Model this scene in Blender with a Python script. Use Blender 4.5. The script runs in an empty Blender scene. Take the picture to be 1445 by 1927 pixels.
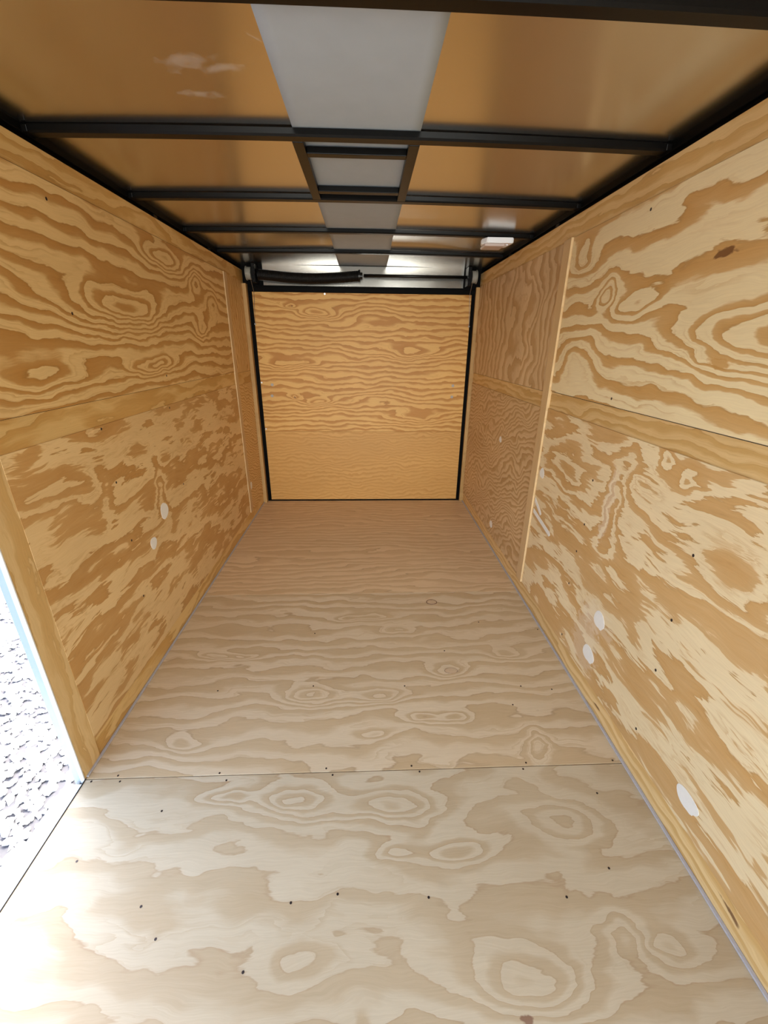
import bpy, bmesh, math, random
import numpy as np
from mathutils import Vector, Matrix

random.seed(7)
SC = bpy.context.scene
COL = SC.collection

# ------------------------------------------------------------------ camera
W2 = 1.015                       # half the inside width
cam_d = bpy.data.cameras.new('camera')
cam = bpy.data.objects.new('camera', cam_d); COL.objects.link(cam)
cam_d.sensor_fit = 'VERTICAL'; cam_d.sensor_height = 36.0
cam_d.lens = 787.29 / 1927 * 36.0
cam_d.clip_start = 0.02
yaw, pit, rol = 0.0430, 0.3802, 0.0105
f = Vector((math.sin(yaw)*math.cos(pit), math.cos(yaw)*math.cos(pit), -math.sin(pit)))
r0 = Vector((math.cos(yaw), -math.sin(yaw), 0)); u0 = r0.cross(f)
rr = r0*math.cos(rol) + u0*math.sin(rol); uu = -r0*math.sin(rol) + u0*math.cos(rol)
M = Matrix((rr, uu, -f)).transposed().to_4x4(); M.translation = Vector((0.0276, 0.0, 1.4919))
cam.matrix_world = M
SC.camera = cam

# ------------------------------------------------------------------ light
DOOR_Y0, DOOR_Y1, DOOR_Z = 0.10, 1.09, 1.95
wd = bpy.data.worlds.new('sky'); SC.world = wd; wd.use_nodes = True
nt = wd.node_tree; bg = nt.nodes['Background']
sky = nt.nodes.new('ShaderNodeTexSky'); sky.sky_type = 'NISHITA'; sky.sun_disc = False
sky.sun_elevation = math.radians(50); sky.sun_rotation = math.radians(0)
sky.air_density = 1.0; sky.dust_density = 5.0
nt.links.new(sky.outputs[0], bg.inputs[0]); bg.inputs[1].default_value = 0.90
sun_d = bpy.data.lights.new('sun', 'SUN'); sun_d.energy = 4.6; sun_d.angle = math.radians(0.6)
sun_d.color = (1.0, 0.97, 0.92)
sun = bpy.data.objects.new('sun', sun_d); COL.objects.link(sun)
sun.rotation_euler = Vector((-0.10, -0.60, -0.80)).to_track_quat('-Z', 'Y').to_euler()   # rays run along the side wall, away from the doorway
por_d = bpy.data.lights.new('doorway_daylight_portal', 'AREA'); por_d.shape = 'RECTANGLE'
por_d.size = DOOR_Z; por_d.size_y = DOOR_Y1-DOOR_Y0; por_d.cycles.is_portal = True
por = bpy.data.objects.new('doorway_daylight_portal', por_d); COL.objects.link(por)
FRONT = (-0.95, 0.95, 0.02, 1.98)                     # made-up opening behind the viewer, cut for the added fill lamp
fp_d = bpy.data.lights.new('added_front_fill', 'AREA'); fp_d.shape = 'RECTANGLE'
fp_d.size = FRONT[1]-FRONT[0]; fp_d.size_y = FRONT[3]-FRONT[2]; fp_d.energy = 15.0; fp_d.spread = math.radians(75)
fp_d.color = (0.96, 0.99, 0.93)
fp = bpy.data.objects.new('added_front_fill', fp_d); COL.objects.link(fp)
fp.location = (0, -1.31, (FRONT[2]+FRONT[3])/2); fp.rotation_euler = (math.radians(90), 0, 0)  # added lamp, brightens the far end; no such source is known
por.location = (-1.06, (DOOR_Y0+DOOR_Y1)/2, DOOR_Z/2); por.rotation_euler = (0, math.radians(-90), 0)
vs = SC.view_settings
vs.view_transform = 'Standard'; vs.look = 'None'; vs.gamma = 1.0; vs.use_curve_mapping = False
vs.exposure = 0.6
try:
    SC.cycles.use_denoising = True
    SC.cycles.max_bounces = 18; SC.cycles.diffuse_bounces = 12; SC.cycles.glossy_bounces = 8
    SC.cycles.sample_clamp_indirect = 12.0
except Exception:
    pass

# ------------------------------------------------------------------ materials
def new_mat(name):
    m = bpy.data.materials.new(name); m.use_nodes = True
    return m, m.node_tree, m.node_tree.nodes['Principled BSDF']

def plain(name, col, rough=0.5, metal=0.0, spec=0.5, noise=0.0, nscale=30, bump=0.0):
    m, nt, b = new_mat(name)
    b.inputs['Base Color'].default_value = (*col, 1); b.inputs['Roughness'].default_value = rough
    b.inputs['Metallic'].default_value = metal; b.inputs['Specular IOR Level'].default_value = spec
    if noise or bump:
        tc = nt.nodes.new('ShaderNodeTexCoord'); n = nt.nodes.new('ShaderNodeTexNoise')
        n.inputs['Scale'].default_value = nscale; n.inputs['Detail'].default_value = 4
        nt.links.new(tc.outputs['Object'], n.inputs['Vector'])
        if noise:
            mx = nt.nodes.new('ShaderNodeMix'); mx.data_type = 'RGBA'
            mx.inputs[6].default_value = (*[c*(1-noise) for c in col], 1)
            mx.inputs[7].default_value = (*[min(1, c*(1+noise)) for c in col], 1)
            nt.links.new(n.outputs['Fac'], mx.inputs[0]); nt.links.new(mx.outputs[2], b.inputs['Base Color'])
        if bump:
            bp = nt.nodes.new('ShaderNodeBump'); bp.inputs['Strength'].default_value = bump; bp.inputs['Distance'].default_value = 0.002
            nt.links.new(n.outputs['Fac'], bp.inputs['Height']); nt.links.new(bp.outputs[0], b.inputs['Normal'])
    return m

def srgb(r, g, b):
    g_ = lambda c: (c/255/12.92 if c/255 <= 0.04045 else ((c/255+0.055)/1.055)**2.4)
    return (g_(r), g_(g), g_(b))

def mix_(N, L, fac, a, c2):
    mx = N.new('ShaderNodeMix'); mx.data_type = 'RGBA'
    L.new(fac, mx.inputs[0]); L.new(a, mx.inputs[6]); mx.inputs[7].default_value = (*c2, 1)
    return mx.outputs[2]

def wood(name, u, v, seed, light, dark, K=12, Ku=0.0, broad=(2.0, 0.8, 3.0), mid=(0.5, 4, 12), rag=(0.25, 14, 110),
         bumps=(), ramp=(0.36, 0.62, 0.93), line=None, tone=0.25, fibre=0.13, spots=(), rough=0.5, spec=0.35, contrast_mod=0.35, warp=1.0, fine=0.30):
    """Rotary-cut plywood: rings are the level lines of a smooth height field F(u, v).
    u runs along the grain, v across it ('x','y','z' in metres of the place)."""
    m, nt, b = new_mat(name)
    N, L = nt.nodes, nt.links
    def math_(op, a, bb=None, clamp=False):
        n = N.new('ShaderNodeMath'); n.operation = op; n.use_clamp = clamp
        for i, q in enumerate((a, bb)):
            if q is None: continue
            if isinstance(q, (int, float)): n.inputs[i].default_value = q
            else: L.new(q, n.inputs[i])
        return n.outputs[0]
    tc = N.new('ShaderNodeTexCoord'); sp = N.new('ShaderNodeSeparateXYZ'); L.new(tc.outputs['Object'], sp.inputs[0])
    ax = {'x': sp.outputs[0], 'y': sp.outputs[1], 'z': sp.outputs[2]}
    cb = N.new('ShaderNodeCombineXYZ'); L.new(ax[u], cb.inputs[0]); L.new(ax[v], cb.inputs[1])
    P = cb.outputs[0]
    def noise(fu, fv, detail=2.0, off=0.0, rough_=0.5):
        mp = N.new('ShaderNodeMapping'); mp.inputs['Scale'].default_value = (fu, fv, 1)
        mp.inputs['Location'].default_value = (seed*3.17+off, seed*1.91+off*0.7, seed*0.37)
        L.new(P, mp.inputs[0])
        t = N.new('ShaderNodeTexNoise'); t.inputs['Scale'].default_value = 1.0
        t.inputs['Detail'].default_value = detail; t.inputs['Roughness'].default_value = rough_
        L.new(mp.outputs[0], t.inputs['Vector'])
        return math_('SUBTRACT', t.outputs['Fac'], 0.5)
    if warp:
        w1, w2 = noise(4.0, 7.0, 2.0, 51.0), noise(4.0, 7.0, 2.0, 57.0)
        w3, w4 = noise(16.0, 38.0, 2.0, 61.0), noise(16.0, 38.0, 2.0, 67.0)
        c2 = N.new('ShaderNodeCombineXYZ')
        L.new(math_('ADD', math_('MULTIPLY', w1, 0.16*warp), math_('MULTIPLY', w3, 0.030*warp)), c2.inputs[0])
        L.new(math_('ADD', math_('MULTIPLY', w2, 0.075*warp), math_('MULTIPLY', w4, 0.013*warp)), c2.inputs[1])
        va = N.new('ShaderNodeVectorMath'); va.operation = 'ADD'; L.new(P, va.inputs[0]); L.new(c2.outputs[0], va.inputs[1])
        P0, P = P, va.outputs[0]
        s2 = N.new('ShaderNodeSeparateXYZ'); L.new(P, s2.inputs[0]); ax[v] = s2.outputs[1]
    F = math_('MULTIPLY', ax[v], K)
    if Ku: F = math_('ADD', F, math_('MULTIPLY', ax[u], Ku))
    for i, (A, fu, fv) in enumerate((broad, mid)):
        if A: F = math_('ADD', F, math_('MULTIPLY', noise(fu, fv, 2.0, 5.3*i), 4*A))
    def blob(ui, vi, su, sv):
        mp = N.new('ShaderNodeMapping'); mp.vector_type = 'TEXTURE'
        mp.inputs['Location'].default_value = (ui, vi, 0); mp.inputs['Scale'].default_value = (su, sv, 1)
        L.new(P, mp.inputs[0])
        ln = N.new('ShaderNodeVectorMath'); ln.operation = 'LENGTH'; L.new(mp.outputs[0], ln.inputs[0])
        return ln.outputs['Value']
    for (ui, vi, su, sv, A) in bumps:
        d = blob(ui, vi, su, sv)
        e = math_('POWER', 2.71828, math_('MULTIPLY', math_('MULTIPLY', d, d), -1.0))
        F = math_('ADD', F, math_('MULTIPLY', e, A))
    if rag[0]: F = math_('ADD', F, math_('MULTIPLY', noise(rag[1], rag[2], 3.0, 11.0, 0.6), 2*rag[0]))
    R = math_('FRACT', F)
    cr = N.new('ShaderNodeValToRGB'); e = cr.color_ramp.elements
    lineC = line or tuple(0.82*c for c in dark)
    mixc = tuple(0.45*a+0.55*bq for a, bq in zip(light, dark))
    e[0].position = 0.0; e[0].color = (*light, 1)
    e[1].position = 1.0; e[1].color = (*light, 1)
    deep = tuple(0.15*a+0.85*bq for a, bq in zip(light, dark))
    for p, c in ((ramp[0], light), (ramp[1], deep), (ramp[2]-0.05, dark), (ramp[2], lineC), (min(0.995, ramp[2]+0.03), light)):
        q = e.new(p); q.color = (*c, 1)
    L.new(R, cr.inputs[0])
    col = cr.outputs[0]
    def mix(fac, a, c2, blend='MIX'):
        mx = N.new('ShaderNodeMix'); mx.data_type = 'RGBA'; mx.blend_type = blend
        if isinstance(fac, (int, float)): mx.inputs[0].default_value = fac
        else: L.new(fac, mx.inputs[0])
        for i, q in ((6, a), (7, c2)):
            if isinstance(q, tuple): mx.inputs[i].default_value = (*q, 1)
            else: L.new(q, mx.inputs[i])
        return mx.outputs[2]
    if fine:                                    # thin latewood lines inside the broad bands
        R2 = math_('FRACT', math_('ADD', math_('MULTIPLY', F, 3.0), math_('MULTIPLY', noise(5, 24, 2.0, 81.0), 1.6)))
        ln2 = math_('MULTIPLY', math_('SUBTRACT', R2, 0.62), 2.9, True)
        on = math_('MULTIPLY', math_('ADD', noise(2.2, 7.0, 2.0, 91.0), 0.06), 5.0, True)
        ln2 = math_('MULTIPLY', math_('MULTIPLY', ln2, on), fine*1.7, True)
        col = mix_(N, L, ln2, col, dark)
    avg = tuple(0.5*a+0.5*bq for a, bq in zip(light, dark))
    # the figure is stronger in some places than in others
    k = math_('MULTIPLY', math_('ADD', noise(1.6, 4.5, 2.0, 21.0), 0.5), 2*contrast_mod, True)
    col = mix(k, col, avg)
    # broad tone and fibre
    t1 = math_('ADD', math_('MULTIPLY', noise(1.2, 3.0, 3.0, 31.0), 2*tone), 1.0)
    t2 = math_('ADD', math_('MULTIPLY', noise(9, 260, 3.0, 41.0, 0.65), 2*fibre), 1.0)
    tt = math_('MULTIPLY', t1, t2)
    cx = N.new('ShaderNodeCombineXYZ')
    for i, g in enumerate((0.85, 1.0, 1.2)):
        L.new(math_('POWER', tt, g), cx.inputs[i])
    col = mix(1.0, col, cx.outputs[0], 'MULTIPLY')
    for (ui, vi, su, sv, c2, *st_) in spots:          # knots, stains
        d = math_('ADD', blob(ui, vi, su, sv), math_('MULTIPLY', noise(40, 60, 2.0, ui), 1.6))
        fac = math_('MULTIPLY', math_('SUBTRACT', 1.15, d), 3.0, True)
        col = mix(math_('MULTIPLY', fac, st_[0] if st_ else 0.85), col, tuple(c2))
    L.new(col, b.inputs['Base Color'])
    b.inputs['Roughness'].default_value = rough; b.inputs['Specular IOR Level'].default_value = spec
    bp = N.new('ShaderNodeBump'); bp.inputs['Strength'].default_value = 0.10; bp.inputs['Distance'].default_value = 0.001
    L.new(t2, bp.inputs['Height']); L.new(bp.outputs[0], b.inputs['Normal'])
    return m

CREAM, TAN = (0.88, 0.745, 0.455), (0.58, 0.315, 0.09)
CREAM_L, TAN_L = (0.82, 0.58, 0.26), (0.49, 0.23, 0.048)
BEIGE, BUFF = (0.645, 0.555, 0.39), (0.49, 0.365, 0.21)
STRIP_L, STRIP_D = (0.78, 0.56, 0.265), (0.61, 0.36, 0.115)
KNOT = (0.16, 0.06, 0.02)

M_strip_r = wood('strip_plywood_right', 'y', 'z', 1.0, STRIP_L, STRIP_D, K=26, broad=(1.0, 0.9, 4), mid=(0.4, 3, 14), rag=(0.2, 10, 90), contrast_mod=0.28, spots=[(1.35, 0.05, 0.02, 0.006, KNOT), (0.62, 0.055, 0.03, 0.007, KNOT)])
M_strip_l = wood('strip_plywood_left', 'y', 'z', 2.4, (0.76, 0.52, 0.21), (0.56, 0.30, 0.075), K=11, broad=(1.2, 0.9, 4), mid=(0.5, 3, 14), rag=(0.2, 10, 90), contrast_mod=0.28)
M_post = wood('post_plywood', 'z', 'y', 3.3, STRIP_L, STRIP_D, K=10, broad=(0.7, 1.3, 6), mid=(0.3, 4, 20), contrast_mod=0.4)
M_batten = wood('batten_pine', 'z', 'y', 4.1, (0.70, 0.50, 0.27), (0.60, 0.39, 0.18), K=70, broad=(0.5, 0.8, 8), mid=(0.1, 3, 20), rag=(0.1, 10, 80), contrast_mod=0.6)
M_trim = wood('corner_pine', 'z', 'y', 4.6, (0.50, 0.30, 0.115), (0.40, 0.225, 0.07), K=40, broad=(0.5, 0.8, 8), mid=(0.1, 3, 20), contrast_mod=0.5)
M_ru = wood('plywood_bold_cathedral', 'y', 'z', 5.0, CREAM, TAN, K=9.5, broad=(0.7, 0.9, 3.0), mid=(0.20, 4, 9), rag=(0.12, 10, 70),
            bumps=[(1.02, 1.515, 0.36, 0.085, 4.2), (1.25, 1.455, 0.05, 0.02, 0.8), (1.86, 1.69, 0.07, 0.07, -2.2), (1.70, 1.63, 0.20, 0.05, 1.6), (2.05, 1.45, 0.16, 0.10, -2.0), (2.15, 1.86, 0.12, 0.07, 1.8)],
            ramp=(0.46, 0.56, 0.90), contrast_mod=0.18, tone=0.12, spots=[(1.29, 1.726, 0.035, 0.012, KNOT), (1.20, 1.455, 0.035, 0.012, TAN)])
M_rl = wood('plywood_blotched', 'y', 'z', 6.2, (0.86, 0.71, 0.44), (0.57, 0.31, 0.095), K=3.2, Ku=0.3, broad=(0.65, 1.3, 2.6), mid=(0.52, 3.6, 12), rag=(0.42, 7, 75),
            bumps=[(1.95, 0.93, 0.25, 0.12, 2.2), (1.52, 0.90, 0.06, 0.22, -1.8), (1.30, 1.15, 0.04, 0.03, 1.0), (1.18, 1.12, 0.04, 0.03, 1.0), (0.95, 0.9, 0.14, 0.10, 1.3)],
            ramp=(0.37, 0.43, 0.94), contrast_mod=0.24, tone=0.18, spots=[(1.50, 0.27, 0.10, 0.13, (0.86, 0.75, 0.58), 0.30), (1.46, 0.40, 0.09, 0.08, (0.86, 0.75, 0.58), 0.28), (1.56, 0.88, 0.03, 0.16, (0.86, 0.74, 0.58), 0.35)])
M_ruf = wood('plywood_upright_waves', 'z', 'y', 7.5, (0.74, 0.55, 0.32), (0.52, 0.31, 0.13), K=9, broad=(0.9, 2.4, 1.6), mid=(0.5, 7, 4), rag=(0.08, 20, 60),
            bumps=[(1.72, 2.70, 0.16, 0.25, 2.6), (1.45, 2.75, 0.08, 0.2, 1.6)], contrast_mod=0.25)
M_rlf = wood('plywood_dense_swirl', 'y', 'z', 8.3, (0.72, 0.52, 0.29), (0.50, 0.29, 0.11), K=26, Ku=8, broad=(3.0, 1.7, 2.2), mid=(1.1, 5, 6), rag=(0.08, 20, 60), contrast_mod=0.2)
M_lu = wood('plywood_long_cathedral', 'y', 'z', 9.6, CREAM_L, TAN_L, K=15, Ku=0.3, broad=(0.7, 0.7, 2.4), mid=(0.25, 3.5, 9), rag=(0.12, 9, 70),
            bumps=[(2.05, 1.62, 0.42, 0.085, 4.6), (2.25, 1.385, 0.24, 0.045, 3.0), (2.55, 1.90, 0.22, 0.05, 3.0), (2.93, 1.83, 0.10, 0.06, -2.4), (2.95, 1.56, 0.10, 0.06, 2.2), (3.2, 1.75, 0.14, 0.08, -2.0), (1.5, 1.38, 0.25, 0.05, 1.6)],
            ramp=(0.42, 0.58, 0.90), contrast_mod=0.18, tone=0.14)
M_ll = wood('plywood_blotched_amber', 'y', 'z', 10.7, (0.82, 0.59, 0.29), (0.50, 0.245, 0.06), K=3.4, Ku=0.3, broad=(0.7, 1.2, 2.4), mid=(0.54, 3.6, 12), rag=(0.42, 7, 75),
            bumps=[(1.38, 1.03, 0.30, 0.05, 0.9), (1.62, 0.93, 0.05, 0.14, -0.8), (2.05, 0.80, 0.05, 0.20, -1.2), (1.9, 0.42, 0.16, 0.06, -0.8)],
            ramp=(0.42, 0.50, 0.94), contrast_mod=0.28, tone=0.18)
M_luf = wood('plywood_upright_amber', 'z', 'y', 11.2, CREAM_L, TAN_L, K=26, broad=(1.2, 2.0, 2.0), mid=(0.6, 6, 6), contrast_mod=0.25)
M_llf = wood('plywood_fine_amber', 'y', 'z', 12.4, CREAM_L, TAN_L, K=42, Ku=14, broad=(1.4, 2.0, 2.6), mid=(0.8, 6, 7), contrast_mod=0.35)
M_du = wood('ramp_plywood_upper', 'x', 'z', 13.1, (0.73, 0.43, 0.135), (0.45, 0.185, 0.028), K=22, broad=(1.1, 0.8, 2.6), mid=(0.35, 4, 12), rag=(0.12, 10, 80),
            bumps=[(-0.41, 1.74, 0.13, 0.035, 2.8), (-0.62, 1.80, 0.06, 0.025, 1.8), (-0.42, 0.985, 0.14, 0.04, 2.8), (-0.64, 1.03, 0.06, 0.025, 1.6), (0.10, 1.72, 0.25, 0.06, -2.2), (0.45, 1.42, 0.25, 0.06, 2.4), (-0.65, 1.33, 0.30, 0.05, 2.2), (0.15, 1.02, 0.2, 0.06, -2.0), (0.5, 0.85, 0.22, 0.05, 2.0)],
            ramp=(0.38, 0.62, 0.90), contrast_mod=0.15, tone=0.14, spots=[(-0.60, 1.80, 0.01, 0.008, KNOT), (-0.637, 1.026, 0.012, 0.008, KNOT)])
M_dl = wood('ramp_plywood_lower', 'x', 'z', 14.6, (0.65, 0.36, 0.11), (0.49, 0.235, 0.05), K=30, broad=(1.4, 1.0, 2.0), mid=(0.7, 7, 7), rag=(0.15, 14, 80), contrast_mod=0.55, tone=0.12)
SC_ = dict(ramp=(0.32, 0.56, 0.92), line=(0.42, 0.28, 0.15), fine=0.42)
M_f1 = wood('floor_plywood_near', 'x', 'y', 15.3, BEIGE, BUFF, K=7.5, broad=(1.1, 1.2, 2.4), mid=(0.5, 4, 9), rag=(0.16, 9, 60),
            bumps=[(-0.47, 1.02, 0.09, 0.030, 2.2), (-0.22, 1.00, 0.15, 0.055, 3.4), (0.11, 0.97, 0.16, 0.06, 3.6), (0.10, 0.83, 0.06, 0.028, 1.6), (0.31, 0.83, 0.12, 0.035, 2.2), (0.43, 0.52, 0.13, 0.06, 3.0), (0.72, 0.60, 0.05, 0.06, -2.0), (0.85, 0.58, 0.10, 0.04, 2.0), (0.68, 0.90, 0.12, 0.06, -2.2), (0.02, 0.47, 0.03, 0.02, 1.0), (-0.15, 0.58, 0.12, 0.03, 1.2)],
            contrast_mod=0.42, tone=0.17, spots=[(0.415, 0.455, 0.018, 0.012, (0.25, 0.13, 0.08))], rough=0.42, **SC_)
M_f2 = wood('floor_plywood_middle', 'x', 'y', 16.1, (0.74, 0.61, 0.415), (0.54, 0.385, 0.205), K=12, broad=(1.0, 1.2, 2.6), mid=(0.35, 4, 9), rag=(0.10, 10, 60),
            bumps=[(-0.24, 1.475, 0.14, 0.045, 3.2), (0.07, 1.465, 0.14, 0.045, 3.2), (0.25, 1.345, 0.07, 0.03, 2.2), (0.40, 1.345, 0.07, 0.03, 2.2), (0.43, 1.62, 0.10, 0.05, 2.4), (-0.75, 1.75, 0.10, 0.03, 2.0), (-0.60, 1.74, 0.08, 0.03, 2.0), (0.05, 2.06, 0.10, 0.03, 1.8), (-0.10, 2.06, 0.08, 0.03, 1.8), (0.2, 1.93, 0.10, 0.03, 1.6), (-0.72, 1.24, 0.10, 0.04, 2.0), (0.05, 1.26, 0.07, 0.03, 1.8), (0.72, 1.20, 0.05, 0.07, -2.2), (0.75, 1.72, 0.12, 0.04, 2.0)],
            contrast_mod=0.42, tone=0.10, rough=0.42, **SC_)
M_f3 = wood('floor_plywood_far', 'x', 'y', 17.8, (0.80, 0.62, 0.39), (0.62, 0.43, 0.23), K=16, broad=(1.4, 0.7, 2.4), mid=(0.5, 3, 10), rag=(0.12, 9, 60), contrast_mod=0.4, tone=0.10, rough=0.42, **SC_)

M_black = plain('black_painted_steel', (0.003, 0.0027, 0.0025), 0.34, 0.0, 0.16, 0.4, 60, 0.05)
M_rail = plain('dull_black_steel', (0.003, 0.0027, 0.0025), 0.5, 0.0, 0.05)
M_matte = plain('black_rubber', (0.010, 0.010, 0.010), 0.7)
M_spring = plain('oiled_spring_steel', (0.015, 0.014, 0.013), 0.35, 0.6)
M_plate = plain('galvanised_sheet', (0.40, 0.38, 0.35), 0.20, 1.0, 0.5, 0.10, 9, 0.03)
M_grey = plain('grey_plastic', (0.30, 0.29, 0.25), 0.45)
M_gasket = plain('grey_foam_sealant', (0.48, 0.46, 0.47), 0.8, noise=0.15, nscale=120)
M_white = plain('white_plastic', (0.90, 0.93, 0.97), 0.35)
M_lens = plain('frosted_lens', (0.62, 0.52, 0.48), 0.15, spec=0.6)
M_patch = plain('wood_filler_patch', (0.88, 0.86, 0.79), 0.6, noise=0.04, nscale=80)
M_plug = plain('wood_plug', (0.62, 0.46, 0.29), 0.5, noise=0.2, nscale=50)
M_plugd = plain('plug_seam', (0.20, 0.11, 0.07), 0.6)
M_screw = plain('dark_screw', (0.05, 0.04, 0.04), 0.4, 0.6)
M_leak_dot = plain('light_leak_dot', (0.75, 0.75, 0.74), 0.3, 0.8)
M_bolt = plain('dull_bolt', (0.35, 0.32, 0.29), 0.5, 0.3)
M_cable = plain('steel_cable', (0.32, 0.30, 0.27), 0.4, 0.7)
M_jamb = plain('white_aluminium', (0.82, 0.82, 0.80), 0.25, 0.0, 0.5)
M_door = plain('sky_tinted_jamb', (0.30, 0.38, 0.44), 0.25, 0.0, 0.6)  # bluish base colour carries the sky reflected in the metal
M_seam_shadow = plain('seam_and_edge_shadow', (0.05, 0.032, 0.02), 0.9)  # dark floor seams, also the painted shadow along panel edges
M_front = plain('front_wall_plywood', (0.68, 0.54, 0.36), 0.6, noise=0.1, nscale=6)
M_skin_strip = plain('matte_grey_strip', (0.37, 0.42, 0.46), 0.75, 0.0, 0.3, 0.06, 14, 0.02)
M_ground = plain('dark_ground_between_stones', (0.10, 0.10, 0.11), 0.9, noise=0.15, nscale=40, bump=0.4)
M_stone = plain('pale_gravel', (0.80, 0.80, 0.80), 0.85, noise=0.25, nscale=25)

# bare roof sheet: polished metal with some scuffed, chalky patches
M_roof, nt_, b_ = new_mat('bare_roof_sheet')
b_.inputs['Metallic'].default_value = 1.0
tc = nt_.nodes.new('ShaderNodeTexCoord')
mp = nt_.nodes.new('ShaderNodeMapping'); mp.inputs['Scale'].default_value = (3, 6, 1); nt_.links.new(tc.outputs['Object'], mp.inputs[0])
no = nt_.nodes.new('ShaderNodeTexNoise'); no.inputs['Scale'].default_value = 2.5; no.inputs['Detail'].default_value = 5
nt_.links.new(mp.outputs[0], no.inputs['Vector'])
mr = nt_.nodes.new('ShaderNodeMapRange'); mr.inputs[1].default_value = 0.66; mr.inputs[2].default_value = 0.80
mr.inputs[3].default_value = 0.0; mr.inputs[4].default_value = 0.22
nt_.links.new(no.outputs['Fac'], mr.inputs[0])
mx = nt_.nodes.new('ShaderNodeMix'); mx.data_type = 'RGBA'
mx.inputs[6].default_value = (0.70, 0.69, 0.66, 1); mx.inputs[7].default_value = (0.80, 0.80, 0.80, 1)
nt_.links.new(mr.outputs[0], mx.inputs[0]); nt_.links.new(mx.outputs[2], b_.inputs['Base Color'])
def smudge(cx_, cy_, sx_, sy_, rot_):
    mp_ = nt_.nodes.new('ShaderNodeMapping'); mp_.vector_type = 'TEXTURE'
    mp_.inputs['Location'].default_value = (cx_, cy_, 2.12); mp_.inputs['Scale'].default_value = (sx_, sy_, 1)
    mp_.inputs['Rotation'].default_value = (0, 0, rot_)
    nt_.links.new(tc.outputs['Object'], mp_.inputs[0])
    ln = nt_.nodes.new('ShaderNodeVectorMath'); ln.operation = 'LENGTH'; nt_.links.new(mp_.outputs[0], ln.inputs[0])
    n3 = nt_.nodes.new('ShaderNodeTexNoise'); n3.inputs['Scale'].default_value = 38; n3.inputs['Detail'].default_value = 4
    nt_.links.new(tc.outputs['Object'], n3.inputs['Vector'])
    a1 = nt_.nodes.new('ShaderNodeMath'); a1.operation = 'MULTIPLY_ADD'; nt_.links.new(n3.outputs['Fac'], a1.inputs[0])
    a1.inputs[1].default_value = 2.6; nt_.links.new(ln.outputs['Value'], a1.inputs[2])
    r_ = nt_.nodes.new('ShaderNodeMapRange'); nt_.links.new(a1.outputs[0], r_.inputs[0])
    r_.inputs[1].default_value = 1.5; r_.inputs[2].default_value = 2.3; r_.inputs[3].default_value = 1.0; r_.inputs[4].default_value = 0.0
    return r_.outputs[0]
acc = None
for q_ in ((-0.409, 1.355, 0.085, 0.034, -0.3), (-0.32, 1.375, 0.06, 0.020, -0.2), (-0.426, 1.495, 0.065, 0.024, 0.2), (-0.215, 1.263, 0.03, 0.006, 0.8)):
    o_ = smudge(*q_)
    if acc is None: acc = o_
    else:
        m_ = nt_.nodes.new('ShaderNodeMath'); m_.operation = 'MAXIMUM'; nt_.links.new(acc, m_.inputs[0]); nt_.links.new(o_, m_.inputs[1]); acc = m_.outputs[0]
mm = nt_.nodes.new('ShaderNodeMapRange'); nt_.links.new(acc, mm.inputs[0])
mm.inputs[3].default_value = 1.0; mm.inputs[4].default_value = 0.74
nt_.links.new(mm.outputs[0], b_.inputs['Metallic'])
b_.inputs['Roughness'].default_value = 0.23

# ------------------------------------------------------------------ helpers
def B(): return bmesh.new()

def box(bm, x0, x1, y0, y1, z0, z1, bev=0.0):
    mat = Matrix.Translation(((x0+x1)/2, (y0+y1)/2, (z0+z1)/2)) @ Matrix.Diagonal((x1-x0, y1-y0, z1-z0, 1))
    g = bmesh.ops.create_cube(bm, size=1.0, matrix=mat)
    if bev:
        ed = list({e for v in g['verts'] for e in v.link_edges})
        bmesh.ops.bevel(bm, geom=ed, offset=bev, segments=2, profile=0.5, affect='EDGES')
    return bm

def cyl(bm, c, axis, r, h, seg=20, r2=None):
    q = Vector(axis).to_track_quat('Z', 'Y').to_matrix().to_4x4()
    bmesh.ops.create_cone(bm, cap_ends=True, segments=seg, radius1=r, radius2=r if r2 is None else r2, depth=h,
                          matrix=Matrix.Translation(c) @ q)
    return bm

def tube(bm, pts, r, seg=8):
    pts = [Vector(p) for p in pts]; rings = []
    for i, p in enumerate(pts):
        t = (pts[min(i+1, len(pts)-1)] - pts[max(i-1, 0)]).normalized()
        a = t.orthogonal().normalized() if not rings else (last - t*last.dot(t)).normalized()
        last = a; bb = t.cross(a)
        rings.append([bm.verts.new(p + (a*math.cos(2*math.pi*k/seg) + bb*math.sin(2*math.pi*k/seg))*r) for k in range(seg)])
    for i in range(len(rings)-1):
        for k in range(seg):
            bm.faces.new((rings[i][k], rings[i][(k+1) % seg], rings[i+1][(k+1) % seg], rings[i+1][k]))
    bm.faces.new(rings[0][::-1]); bm.faces.new(rings[-1])
    return bm

def obj(name, bm, mat, parent=None, smooth=False, label=None):
    me = bpy.data.meshes.new(name)
    bmesh.ops.recalc_face_normals(bm, faces=bm.faces)
    if parent is not None:
        loc = Vector((0, 0, 0)); p = parent
        while p is not None: loc += p.location; p = p.parent
        bmesh.ops.translate(bm, vec=-loc, verts=bm.verts)
    bm.to_mesh(me); bm.free()
    o = bpy.data.objects.new(name, me); COL.objects.link(o)
    if mat: me.materials.append(mat)
    if parent is not None: o.parent = parent
    if smooth:
        for p in me.polygons: p.use_smooth = True
    if label: o['label'] = label
    return o

def thing(name, label, cat, loc, group=None):
    o = bpy.data.objects.new(name, None); COL.objects.link(o); o.location = loc; o.empty_display_size = 0.1
    return tag(o, label, cat, group)

def tag(o, label, cat, group=None):
    o['label'] = label; o['category'] = cat
    if group: o['group'] = group
    return o

def struct(o, label, cat='structure'):
    o['kind'] = 'structure'; o['label'] = label; o['category'] = cat
    return o

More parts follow.
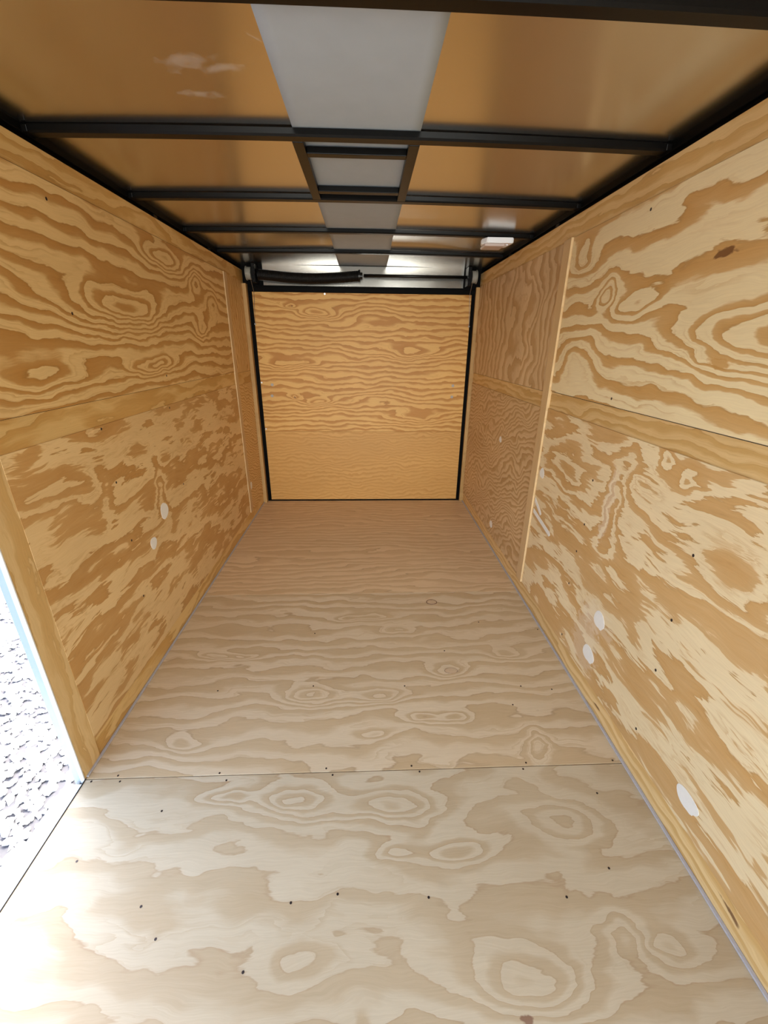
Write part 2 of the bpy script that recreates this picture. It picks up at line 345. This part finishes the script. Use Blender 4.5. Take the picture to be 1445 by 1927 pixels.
def ellipse(bm, axis, pos, c, ru, rv, th=0.0012, seg=28, wob=0.05, tip=0.0):
    """thin disc lying on a plane: axis 'x' -> (y,z) disc, axis 'z' -> (x,y) disc; th points along +axis (sign)"""
    vs0, vs1 = [], []
    for k in range(seg):
        a = 2*math.pi*k/seg; w = 1 + wob*math.sin(3*a+c[0]*7) + (tip if abs(a-4.2) < 0.25 else 0)
        u_, v_ = c[0]+ru*w*math.cos(a), c[1]+rv*w*math.sin(a)
        for lst, d in ((vs0, 0.0), (vs1, th)):
            lst.append(bm.verts.new((pos+d, u_, v_) if axis == 'x' else (u_, v_, pos+d) if axis == 'z' else (u_, pos+d, v_)))
    bm.faces.new(vs0); bm.faces.new(vs1[::-1])
    for k in range(seg):
        j = (k+1) % seg; bm.faces.new((vs0[k], vs0[j], vs1[j], vs1[k]))
    return bm

H = 2.064; YB = 4.06; YF = -1.30
PL = 0.0035; PT = 0.006                                       # how far the panels stand proud of the strips
# ------------------------------------------------------------------ floor
fl = obj('floor', box(B(), -W2-0.02, W2+0.04, YF, YB+0.05, -0.05, -0.018), M_seam_shadow)
struct(fl, 'plywood floor of the enclosed cargo trailer in three sheets', 'floor')
obj('floor_panel', box(B(), -1.010, 1.012, YF+0.01, 1.1014, -0.018, 0.0, 0.0008), M_f1, fl, label='pale nearest plywood sheet')
obj('floor_panel', box(B(), -1.010, 1.012, 1.1048, 2.3172, -0.018, 0.0, 0.0008), M_f2, fl, label='middle plywood sheet')
obj('floor_panel', box(B(), -1.010, 1.012, 2.3190, YB-0.005, -0.018, 0.0, 0.0008), M_f3, fl, label='far plywood sheet with straight grain')
obj('sealant_strip', box(B(), 1.003, 1.0145, YF+0.01, 4.03, 0.0, 0.006, 0.002), M_gasket, fl, label='grey sealant along right wall')
obj('sealant_strip', box(B(), -1.0145, -1.004, 1.112, 4.03, 0.0, 0.006, 0.002), M_gasket, fl, label='grey sealant along left wall')
FS = [(0.191, 1.118), (0.219, 1.094), (0.634, 1.117), (0.614, 1.092), (0.975, 1.116), (0.849, 0.992), (0.766, 0.762), (0.603, 0.695), (0.2, 0.708), (-0.985, 1.094), (-0.9, 1.114), (-0.881, 1.091), (-0.529, 1.112), (-0.495, 1.083), (-0.133, 1.118), (-0.107, 1.091), (-0.682, 0.98), (-0.622, 0.715), (-0.198, 0.709), (-0.065, 0.725), (-0.548, 0.642), (-0.296, 0.569), (-0.875, 0.836), (0.671, 1.998), (0.199, 1.521), (-0.23, 1.533), (0.748, 1.504), (0.887, 1.48), (0.674, 1.396), (0.429, 1.759), (-0.267, 1.92), (-0.667, 1.517), (0.99, 1.922)]
for (x, y) in FS:
    obj('screw', ellipse(B(), 'z', -0.0005, (x, y), 0.0036, 0.0036, 0.0011, 10, 0.0), M_screw, fl)
for (x, y, ru, rv, m) in ((0.426, 2.208, 0.034, 0.028, M_plug), (0.437, 1.614, 0.033, 0.019, M_plug)):
    pg = obj('wood_plug', ellipse(B(), 'z', -0.0006, (x, y), ru, rv, 0.0014, 32, 0.03), M_plugd, fl)
    obj('plug_face', ellipse(B(), 'z', 0.0004, (x, y), ru*(0.86 if y > 2 else 0.94), rv*(0.80 if y > 2 else 0.94), 0.0008, 32, 0.03), m, pg)

# ------------------------------------------------------------------ walls
wr = obj('wall_right', box(B(), W2, W2+0.03, YF, YB, 0.0, H), M_strip_r)
struct(wr, 'right plywood wall with raised panels above the grey sealant', 'wall')
for (y0, y1, z0, z1, m) in ((YF+0.01, 2.275, 0.097, 1.182, M_rl), (YF+0.01, 2.275, 1.271, 1.970, M_ru),
                            (2.360, 4.028, 0.092, 1.172, M_rlf), (2.360, 4.028, 1.262, 1.966, M_ruf)):
    p = obj('plywood_panel', box(B(), W2-PT, W2+0.001, y0, y1, z0, z1, 0.0012), m, wr)
    if m is M_rl:
        pn = p
    if m is M_rlf:
        pf = p
for (y, z, ry, rz) in ((1.442, 0.415, 0.040, 0.038), (1.462, 0.221, 0.046, 0.036), (0.832, 0.195, 0.046, 0.030), (2.225, 0.832, 0.030, 0.028)):
    obj('filler_patch', ellipse(B(), 'x', W2-PT+0.0002, (y, z), ry, rz, -0.0010, 28, 0.06, 0.12), M_patch, pn)
for (y0, z0, y1, z1, hh) in ((2.262, 0.662, 2.165, 0.612, 0.013), (2.262, 0.594, 2.018, 0.549, 0.013)):
    bm = B(); q = []
    for (yy, zz) in ((y0, z0+hh), (y1, z1+hh), (y1-0.012, z1), (y1, z1-hh), (y0, z0-hh)):
        q.append((yy, zz))
    a = [bm.verts.new((W2-PT+0.0002, yy, zz)) for yy, zz in q]; c = [bm.verts.new((W2-PT-0.0010, yy, zz)) for yy, zz in q]
    bm.faces.new(a); bm.faces.new(c[::-1])
    for k in range(len(q)): bm.faces.new((a[k], a[(k+1) % len(q)], c[(k+1) % len(q)], c[k]))
    obj('filler_strip', bm, M_patch, pn)
for (y, z, ry, rz) in ((3.018, 0.177, 0.034, 0.028), (3.02, 0.854, 0.026, 0.022)):
    obj('filler_patch', ellipse(B(), 'x', W2-PT+0.0002, (y, z), ry, rz, -0.0010, 28, 0.05), M_patch, pf)
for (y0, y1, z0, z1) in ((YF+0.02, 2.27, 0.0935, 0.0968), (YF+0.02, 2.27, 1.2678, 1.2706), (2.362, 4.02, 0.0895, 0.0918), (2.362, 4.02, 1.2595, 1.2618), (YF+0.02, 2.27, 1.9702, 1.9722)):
    obj('joint_shadow', box(B(), W2-0.0012, W2+0.001, y0, y1, z0, z1), M_seam_shadow, wr, label='dark strip drawn as the shadow at the panel edge')  # thin dark strips stand in for shadow lines at the panel edges
obj('batten', box(B(), W2-0.016, W2+0.001, 2.278, 2.357, 0.096, 1.972, 0.001), M_batten, wr, label='upright pine batten covering the joint')
obj('corner_trim', box(B(), 0.979, W2+0.001, 4.032, YB-0.001, 0.0, 1.96, 0.001), M_trim, wr)
for (y, z) in [(1.704, 0.953), (1.7, 0.746), (1.085, 0.911), (1.089, 0.674), (1.089, 0.469), (1.687, 1.934), (1.093, 0.193), (1.72, 0.60), (1.73, 0.42), (1.70, 0.14), (1.69, 1.30)]:
    obj('screw', ellipse(B(), 'x', W2-PT+0.0004, (y, z), 0.0045, 0.0055, -0.0012, 8, 0.0), M_screw, wr)

bm = B()
box(bm, -W2-0.03, -W2, 1.105, YB, 0.0, H)
box(bm, -W2-0.03, -W2, YF, DOOR_Y0, 0.0, H)
box(bm, -W2-0.03, -W2, DOOR_Y0, 1.105, DOOR_Z, H)
wl = obj('wall_left', bm, M_strip_l)
struct(wl, 'left plywood wall with raised panels ending at the side doorway', 'wall')
obj('door_post_board', box(B(), -W2-0.001, -W2+PL-0.0004, 1.1055, 1.1975, 0.0, H-0.001), M_post, wl, label='upright plywood board beside the doorway')
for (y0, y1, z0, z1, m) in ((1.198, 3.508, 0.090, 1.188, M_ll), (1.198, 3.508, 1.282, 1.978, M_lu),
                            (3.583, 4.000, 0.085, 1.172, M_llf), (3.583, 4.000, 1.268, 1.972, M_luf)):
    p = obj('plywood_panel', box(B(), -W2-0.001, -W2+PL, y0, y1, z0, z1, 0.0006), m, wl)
    if m is M_ll: pl = p
    if m is M_llf: plf = p
for (y, z, ry, rz, q) in ((2.037, 0.691, 0.040, 0.042, pl), (1.877, 0.585, 0.030, 0.030, pl), (3.62, 0.310, 0.026, 0.034, plf)):
    obj('filler_patch', ellipse(B(), 'x', -W2+PL-0.0002, (y, z), ry, rz, 0.0010, 28, 0.06), M_patch, q)
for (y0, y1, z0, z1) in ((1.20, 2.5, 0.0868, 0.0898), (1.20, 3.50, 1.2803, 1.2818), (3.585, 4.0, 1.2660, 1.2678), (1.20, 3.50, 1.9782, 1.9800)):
    obj('joint_shadow', box(B(), -W2-0.001, -W2+0.0010, y0, y1, z0, z1), M_seam_shadow, wl, label='dark strip drawn as the shadow at the panel edge')  # left wall: shadow along the panel edges laid on as dark strips
obj('batten', box(B(), -W2-0.001, -W2+0.009, 3.512, 3.580, 0.088, 1.978, 0.001), M_batten, wl, label='upright pine batten covering the joint')
obj('corner_trim', box(B(), -W2-0.001, -0.981, 4.005, YB-0.001, 0.0, 1.96, 0.001), M_trim, wl)
for (y, z) in [(1.684, 1.175), (1.698, 0.951), (1.709, 0.68), (2.296, 1.172), (1.686, 1.923), (1.677, 1.584), (2.326, 1.332), (1.70, 0.40), (2.30, 0.75)]:
    obj('screw', ellipse(B(), 'x', -W2+PL-0.0004, (y, z), 0.0045, 0.0055, 0.0012, 8, 0.0), M_screw, wl)
bm = B()
box(bm, -W2-0.03, FRONT[0], YF-0.03, YF, -0.05, 2.16); box(bm, FRONT[1], W2+0.03, YF-0.03, YF, -0.05, 2.16)
box(bm, FRONT[0], FRONT[1], YF-0.03, YF, FRONT[3], 2.16); box(bm, FRONT[0], FRONT[1], YF-0.03, YF, -0.05, FRONT[2])
wf = obj('wall_front', bm, M_front)
struct(wf, 'plywood front wall behind the viewer', 'wall')

# doorway trim, threshold and the opened side door outside
j = obj('trim_1', box(B(), -1.026, -W2+PL, 1.098, 1.1047, -0.03, DOOR_Z, 0.002), M_jamb)
struct(j, 'white aluminium edge trim on the doorway post', 'trim')
j2 = obj('trim_2', box(B(), -1.075, -1.0115, DOOR_Y0+0.001, 1.089, -0.05, -0.004, 0.002), M_jamb)
struct(j2, 'white aluminium threshold of the side doorway', 'trim')
obj('door_seal', box(B(), -1.0118, -1.0085, DOOR_Y0+0.001, 1.1035, -0.012, 0.0030, 0.001), M_matte, j2, label='thin black rubber seal')
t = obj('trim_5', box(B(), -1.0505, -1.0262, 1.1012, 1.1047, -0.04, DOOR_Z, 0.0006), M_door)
struct(t, 'metal jamb with sky blue painted into its colour, facing the daylight at the edge of the doorway', 'trim')
ws = obj('wall_outside', box(B(), -1.060, -1.0455, 1.150, YB, -0.10, 2.13), M_jamb)
struct(ws, 'white outer skin of the trailer beside the doorway', 'wall')

# ------------------------------------------------------------------ ceiling
def roof_z(x, y):
    z = 2.122 - 0.012*(x/1.03)**2
    if y > 3.5: z -= 0.012*min(1.0, (y-3.5)/0.5)
    # the sheet sags a little between the bows and is held up by the strip
    ph = (y-1.08)/0.605
    z -= 0.0012*math.sin(math.pi*ph)**2*(1-math.exp(-((abs(x)-0.2)/0.12)**2) if abs(x) > 0.2 else 0.0)
    if 2.92 < y < 3.47:                       # the bay behind the dome light is dented upwards
        z += 0.018*math.sin(math.pi*(y-2.92)/0.55)*(1/(1+math.exp(-(x+0.55)/0.07)))*(1/(1+math.exp((x-0.62)/0.06)))
    z += 0.0009*math.sin(2.1*y+1.7*x)*math.sin(1.3*x+0.4)
    return z

def roof_sheet(x0, x1, nx, y0, y1, ny, dz):
    bm = B(); g = [[bm.verts.new((x0+(x1-x0)*i/nx, y0+(y1-y0)*k/ny, roof_z(x0+(x1-x0)*i/nx, y0+(y1-y0)*k/ny)+dz)) for i in range(nx+1)] for k in range(ny+1)]
    t_ = [[bm.verts.new(v.co+Vector((0, 0, 0.0008))) for v in row] for row in g]
    for k in range(ny):
        for i in range(nx):
            bm.faces.new((g[k][i], g[k+1][i], g[k+1][i+1], g[k][i+1])); bm.faces.new((t_[k][i], t_[k][i+1], t_[k+1][i+1], t_[k+1][i]))
    for i in range(nx):
        bm.faces.new((g[0][i], g[0][i+1], t_[0][i+1], t_[0][i])); bm.faces.new((g[ny][i+1], g[ny][i], t_[ny][i], t_[ny][i+1]))
    for k in range(ny):
        bm.faces.new((g[k+1][0], g[k][0], t_[k][0], t_[k+1][0])); bm.faces.new((g[k][nx], g[k+1][nx], t_[k+1][nx], t_[k][nx]))
    return bm
ce = obj('ceiling', roof_sheet(-1.045, 1.045, 64, YF, YB+0.04, 160, 0.0), M_roof, smooth=True)
struct(ce, 'shiny bare metal roof sheet mirroring the wood below', 'ceiling')
obj('roof_strip', roof_sheet(-0.200, 0.203, 12, YF+0.01, YB-0.012, 160, -0.0012), M_skin_strip, ce, smooth=True, label='matte grey strip along the middle of the roof')

for s, nm, lb in ((-1, 'trim_3', 'black steel top rail along the left wall'), (1, 'trim_4', 'black steel top rail along the right wall')):
    bm = B()
    a, b2 = sorted((s*1.022, s*1.060)); box(bm, a, b2, YF, YB, 2.086, 2.112, 0.003)
    a, b2 = sorted((s*1.036, s*1.058)); box(bm, a, b2, YF, YB, 2.040, 2.0865)
    rl = obj(nm, bm, M_rail); struct(rl, lb, 'rail')
    for yy in (2.52, 3.30):
        a, b2 = sorted((s*1.024, s*1.037)); obj('clip', box(B(), a, b2, yy, yy+0.04, 2.0645, 2.0855, 0.002), M_black, rl)

# ------------------------------------------------------------------ roof bows
def bow_z(x): return 2.097 - 0.010*(x/1.0)**2
def bow(y, lb):
    root = thing('roof_bow', lb, 'roof bow', (0, y, 2.087), 'black steel roof bows')
    bm = B(); n = 40; prof = [(0, 0.006), (0.004, 0.0), (0.038, 0.0), (0.042, 0.006), (0.042, 0.0215), (0, 0.0215)]
    rings = []
    for i in range(n+1):
        x = -1.005 + 2.010*i/n
        rings.append([bm.verts.new((x, y+py, min(bow_z(x)+pz, roof_z(x, y+py)-0.0020 if pz > 0.01 else 9))) for py, pz in prof])
    for i in range(n):
        for k in range(6):
            k2 = (k+1) % 6; bm.faces.new((rings[i][k], rings[i][k2], rings[i+1][k2], rings[i+1][k]))
    bm.faces.new(rings[0]); bm.faces.new(rings[-1][::-1])
    obj('bow_tube', bm, M_black, root)
    for s in (-1, 1):
        a, b2 = sorted((s*1.004, s*1.0225))
        obj('end_bracket', box(B(), a, b2, y-0.004, y+0.046, 2.0872, 2.106, 0.002), M_black, root)
    return root
BY = [1.078, 1.665, 2.285, 2.880, 3.465]
for y, lb in zip(BY, ('black roof bow crossing the very top of the picture', 'black roof bow holding the near edge of the vent frame',
                      'black roof bow holding the far edge of the vent frame', 'black roof bow carrying the white dome light',
                      'farthest black roof bow, just before the ramp door spring')):
    bow(y, lb)

vf = thing('roof_vent_frame', 'black steel roof vent frame with four bars between two roof bows', 'vent frame', (0, 1.98, 2.095))
y0, y1 = BY[1]+0.0435, BY[2]-0.0015
for x0, x1 in ((-0.209, -0.173), (0.170, 0.206)):
    obj('side_bar', box(B(), x0, x1, y0, y1, 2.096, 2.117, 0.002), M_black, vf)
for ya in (1.790, 2.170):
    obj('cross_bar', box(B(), -0.1725, 0.1695, ya, ya+0.034, 2.096, 2.117, 0.002), M_black, vf)

# ------------------------------------------------------------------ dome light
dl = thing('dome_light', 'white dome light with frosted lens under a roof bow on the right', 'ceiling light', (0.814, 2.93, 2.0885))
bm = B(); pts = [(0.722, 2.918), (0.745, 2.862), (0.898, 2.862), (0.906, 2.872), (0.896, 2.985), (0.882, 3.004), (0.768, 3.004), (0.731, 2.968)]
a = [bm.verts.new((x, y, 2.0880)) for x, y in pts]; c = [bm.verts.new((x, y, 2.060)) for x, y in pts]
bm.faces.new(a); bm.faces.new(c[::-1])
for k in range(8): bm.faces.new((a[k], a[(k+1) % 8], c[(k+1) % 8], c[k]))
bmesh.ops.bevel(bm, geom=[e for e in bm.edges], offset=0.004, segments=2, affect='EDGES')
obj('housing', bm, M_white, dl)
bm = B(); box(bm, 0.737, 0.858, 2.882, 2.998, 2.046, 2.0605, 0.006); obj('lens', bm, M_lens, dl, label='frosted pinkish lens')
obj('switch', box(B(), 0.870, 0.884, 2.905, 2.935, 2.0555, 2.0605, 0.002), M_white, dl)

# ------------------------------------------------------------------ back wall: frame, header plate, ramp door
bm = B()
for s in (-1, 1):
    a, b2 = sorted((s*0.9510, s*0.9785)); box(bm, a, b2, 4.062, 4.10, 0.0, 1.953, 0.001)
    a, b2 = sorted((s*0.961, s*0.969)); box(bm, a, b2, 4.056, 4.063, 0.003, 1.950, 0.002)
    a, b2 = sorted((s*0.978, s*1.045)); box(bm, a, b2, 4.061, 4.10, 0.0, 2.12)
box(bm, -0.9785, 0.9785, 4.050, 4.10, 1.905, 1.940, 0.002)
box(bm, -0.9785, 0.9785, 4.056, 4.10, 1.938, 1.953, 0.002)
box(bm, -0.98, 0.98, 4.066, 4.10, 1.95, 2.118)
box(bm, -0.98, 0.98, 4.0615, 4.10, -0.02, 0.010)
bk = obj('wall_back', bm, M_rail); struct(bk, 'black steel frame around the plywood ramp door', 'wall')
obj('header_plate', box(B(), -0.843, 0.868, 4.060, 4.0665, 1.952, 2.1055), M_plate, bk, label='shiny galvanised plate above the ramp door')

dr = obj('door_1', box(B(), -0.9505, 0.9505, 4.072, 4.10, 0.012, 1.9045), M_matte)
struct(dr, 'closed plywood ramp door at the far end of the trailer', 'door')
obj('plywood_panel', box(B(), -0.9475, 0.9480, 4.060, 4.073, 0.7105, 1.9025, 0.001), M_du, dr, label='upper plywood sheet with bold streaks')
obj('plywood_panel', box(B(), -0.9475, 0.9480, 4.0603, 4.073, 0.0125, 0.7095, 0.001), M_dl, dr, label='lower plywood sheet with fine grain')
for (x, z) in ((-0.843, 1.14), (-0.852, 1.04), (0.837, 1.141), (0.834, 1.039)):
    obj('bolt', ellipse(B(), 'y', 4.0605, (x, z), 0.013, 0.013, -0.003, 14, 0.0), M_bolt, dr)
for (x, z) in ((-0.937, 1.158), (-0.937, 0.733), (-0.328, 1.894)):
    obj('screw', ellipse(B(), 'y', 4.0605, (x, z), 0.0075, 0.0075, -0.003, 10, 0.0), M_leak_dot, dr)  # bright discs stand in for light leaking in at the door edges
for s in (-1, 1):
    hk = B(); cyl(hk, (s*0.943, 4.053, 1.650), (0, 1, 0), 0.007, 0.012, 12); obj('cable_anchor', hk, M_bolt, dr)

# ------------------------------------------------------------------ ramp door spring
sa = thing('ramp_door_spring', 'black coil spring on a rod with pulleys above the ramp door', 'spring assembly', (0, 3.985, 2.025))
SY = 3.985
def sag(x):
    tt = (x+0.875)/0.85
    return 2.022 - 0.024*math.sin(math.pi*min(1, max(0, tt)))**1.2
bm = B(); n = 2400; turns = 92; pts = []
for i in range(n+1):
    q = i/n; x = -0.868 + 0.835*q; a_ = 2*math.pi*turns*q
    pts.append((x, SY+0.038*math.cos(a_), sag(x)+0.038*math.sin(a_)))
tube(bm, pts, 0.0044, 6); obj('coil_spring', bm, M_spring, sa, smooth=True)
bm = B(); tube(bm, [(-0.868+0.02*k, SY, sag(-0.868+0.02*k)) for k in range(42)], 0.035, 14); obj('spring_core', bm, M_matte, sa, smooth=True)
bm = B(); cyl(bm, (-0.028, SY, 2.024), (1, 0, 0), 0.046, 0.014, 20); cyl(bm, (-0.012, SY, 2.024), (1, 0, 0), 0.026, 0.02, 16); obj('spring_collar', bm, M_spring, sa)
bm = B(); cyl(bm, (0.442, SY, 2.027), (1, 0, 0), 0.0125, 0.868, 14); obj('rod', bm, M_spring, sa, smooth=True)
for s in (-1, 1):
    bm = B()
    a, b2 = sorted((s*0.876, s*0.906))
    box(bm, a, b2, 3.925, 4.0495, 1.957, 2.098, 0.003)
    cyl(bm, (s*0.888, SY-0.064, 2.027), (0, 1, 0), 0.016, 0.012, 10)
    cyl(bm, (s*0.893, SY-0.062, 2.068), (0, 1, 0), 0.008, 0.010, 6); cyl(bm, (s*0.893, SY-0.062, 1.985), (0, 1, 0), 0.008, 0.010, 6)
    obj('bracket', bm, M_black, sa)
    bm = B(); cyl(bm, (s*0.936, SY, 2.030), (1, 0, 0), 0.047, 0.036, 32); cyl(bm, (s*0.958, SY, 2.030), (1, 0, 0), 0.052, 0.006, 32)
    cyl(bm, (s*0.960, SY, 2.030), (1, 0, 0), 0.012, 0.012, 16)
    obj('pulley', bm, M_grey, sa)
    bm = B(); tube(bm, [(s*0.921, SY-0.049, 2.03), (s*0.922, SY-0.03, 1.985), (s*0.928, 4.046, 1.90), (s*0.943, 4.0465, 1.650)], 0.0018, 6); obj('cable', bm, M_cable, sa)

# ------------------------------------------------------------------ outside: pale gravel
gr = obj('ground', box(B(), -12.0, 12.0, -16.0, 12.0, -0.60, -0.46), M_ground)
struct(gr, 'sunlit pale ground outside the doorway', 'ground')
rg = np.random.default_rng(5)
ico = bmesh.new(); bmesh.ops.create_icosphere(ico, subdivisions=1, radius=1.0)
base_v = np.array([v.co[:] for v in ico.verts]); base_f = np.array([[v.index for v in fc.verts] for fc in ico.faces]); ico.free()
V, Fc = [], []; k = 0
for i in range(21000):
    x = rg.uniform(-3.6, -1.12); y = rg.uniform(0.2, 3.9)
    if rg.random() < 0.12: continue
    s = rg.uniform(0.009, 0.019)
    v = base_v*(1+0.28*rg.standard_normal((len(base_v), 1)))*np.array([s*rg.uniform(0.8, 1.5), s, s*rg.uniform(0.45, 0.8)])
    an = rg.uniform(0, 6.283); ca, sa_ = math.cos(an), math.sin(an)
    v = np.stack([v[:, 0]*ca-v[:, 1]*sa_, v[:, 0]*sa_+v[:, 1]*ca, v[:, 2]], 1) + np.array([x, y, -0.455+rg.uniform(-0.003, 0.006)])
    V.append(v); Fc.append(base_f+k); k += len(base_v)
V = np.concatenate(V); Fc = np.concatenate(Fc)
me = bpy.data.meshes.new('gravel'); me.from_pydata(V.tolist(), [], Fc.tolist()); me.materials.append(M_stone)
go = bpy.data.objects.new('gravel', me); COL.objects.link(go); go['kind'] = 'stuff'
tag(go, 'loose pale gravel glaring in the sun outside the side doorway', 'gravel')
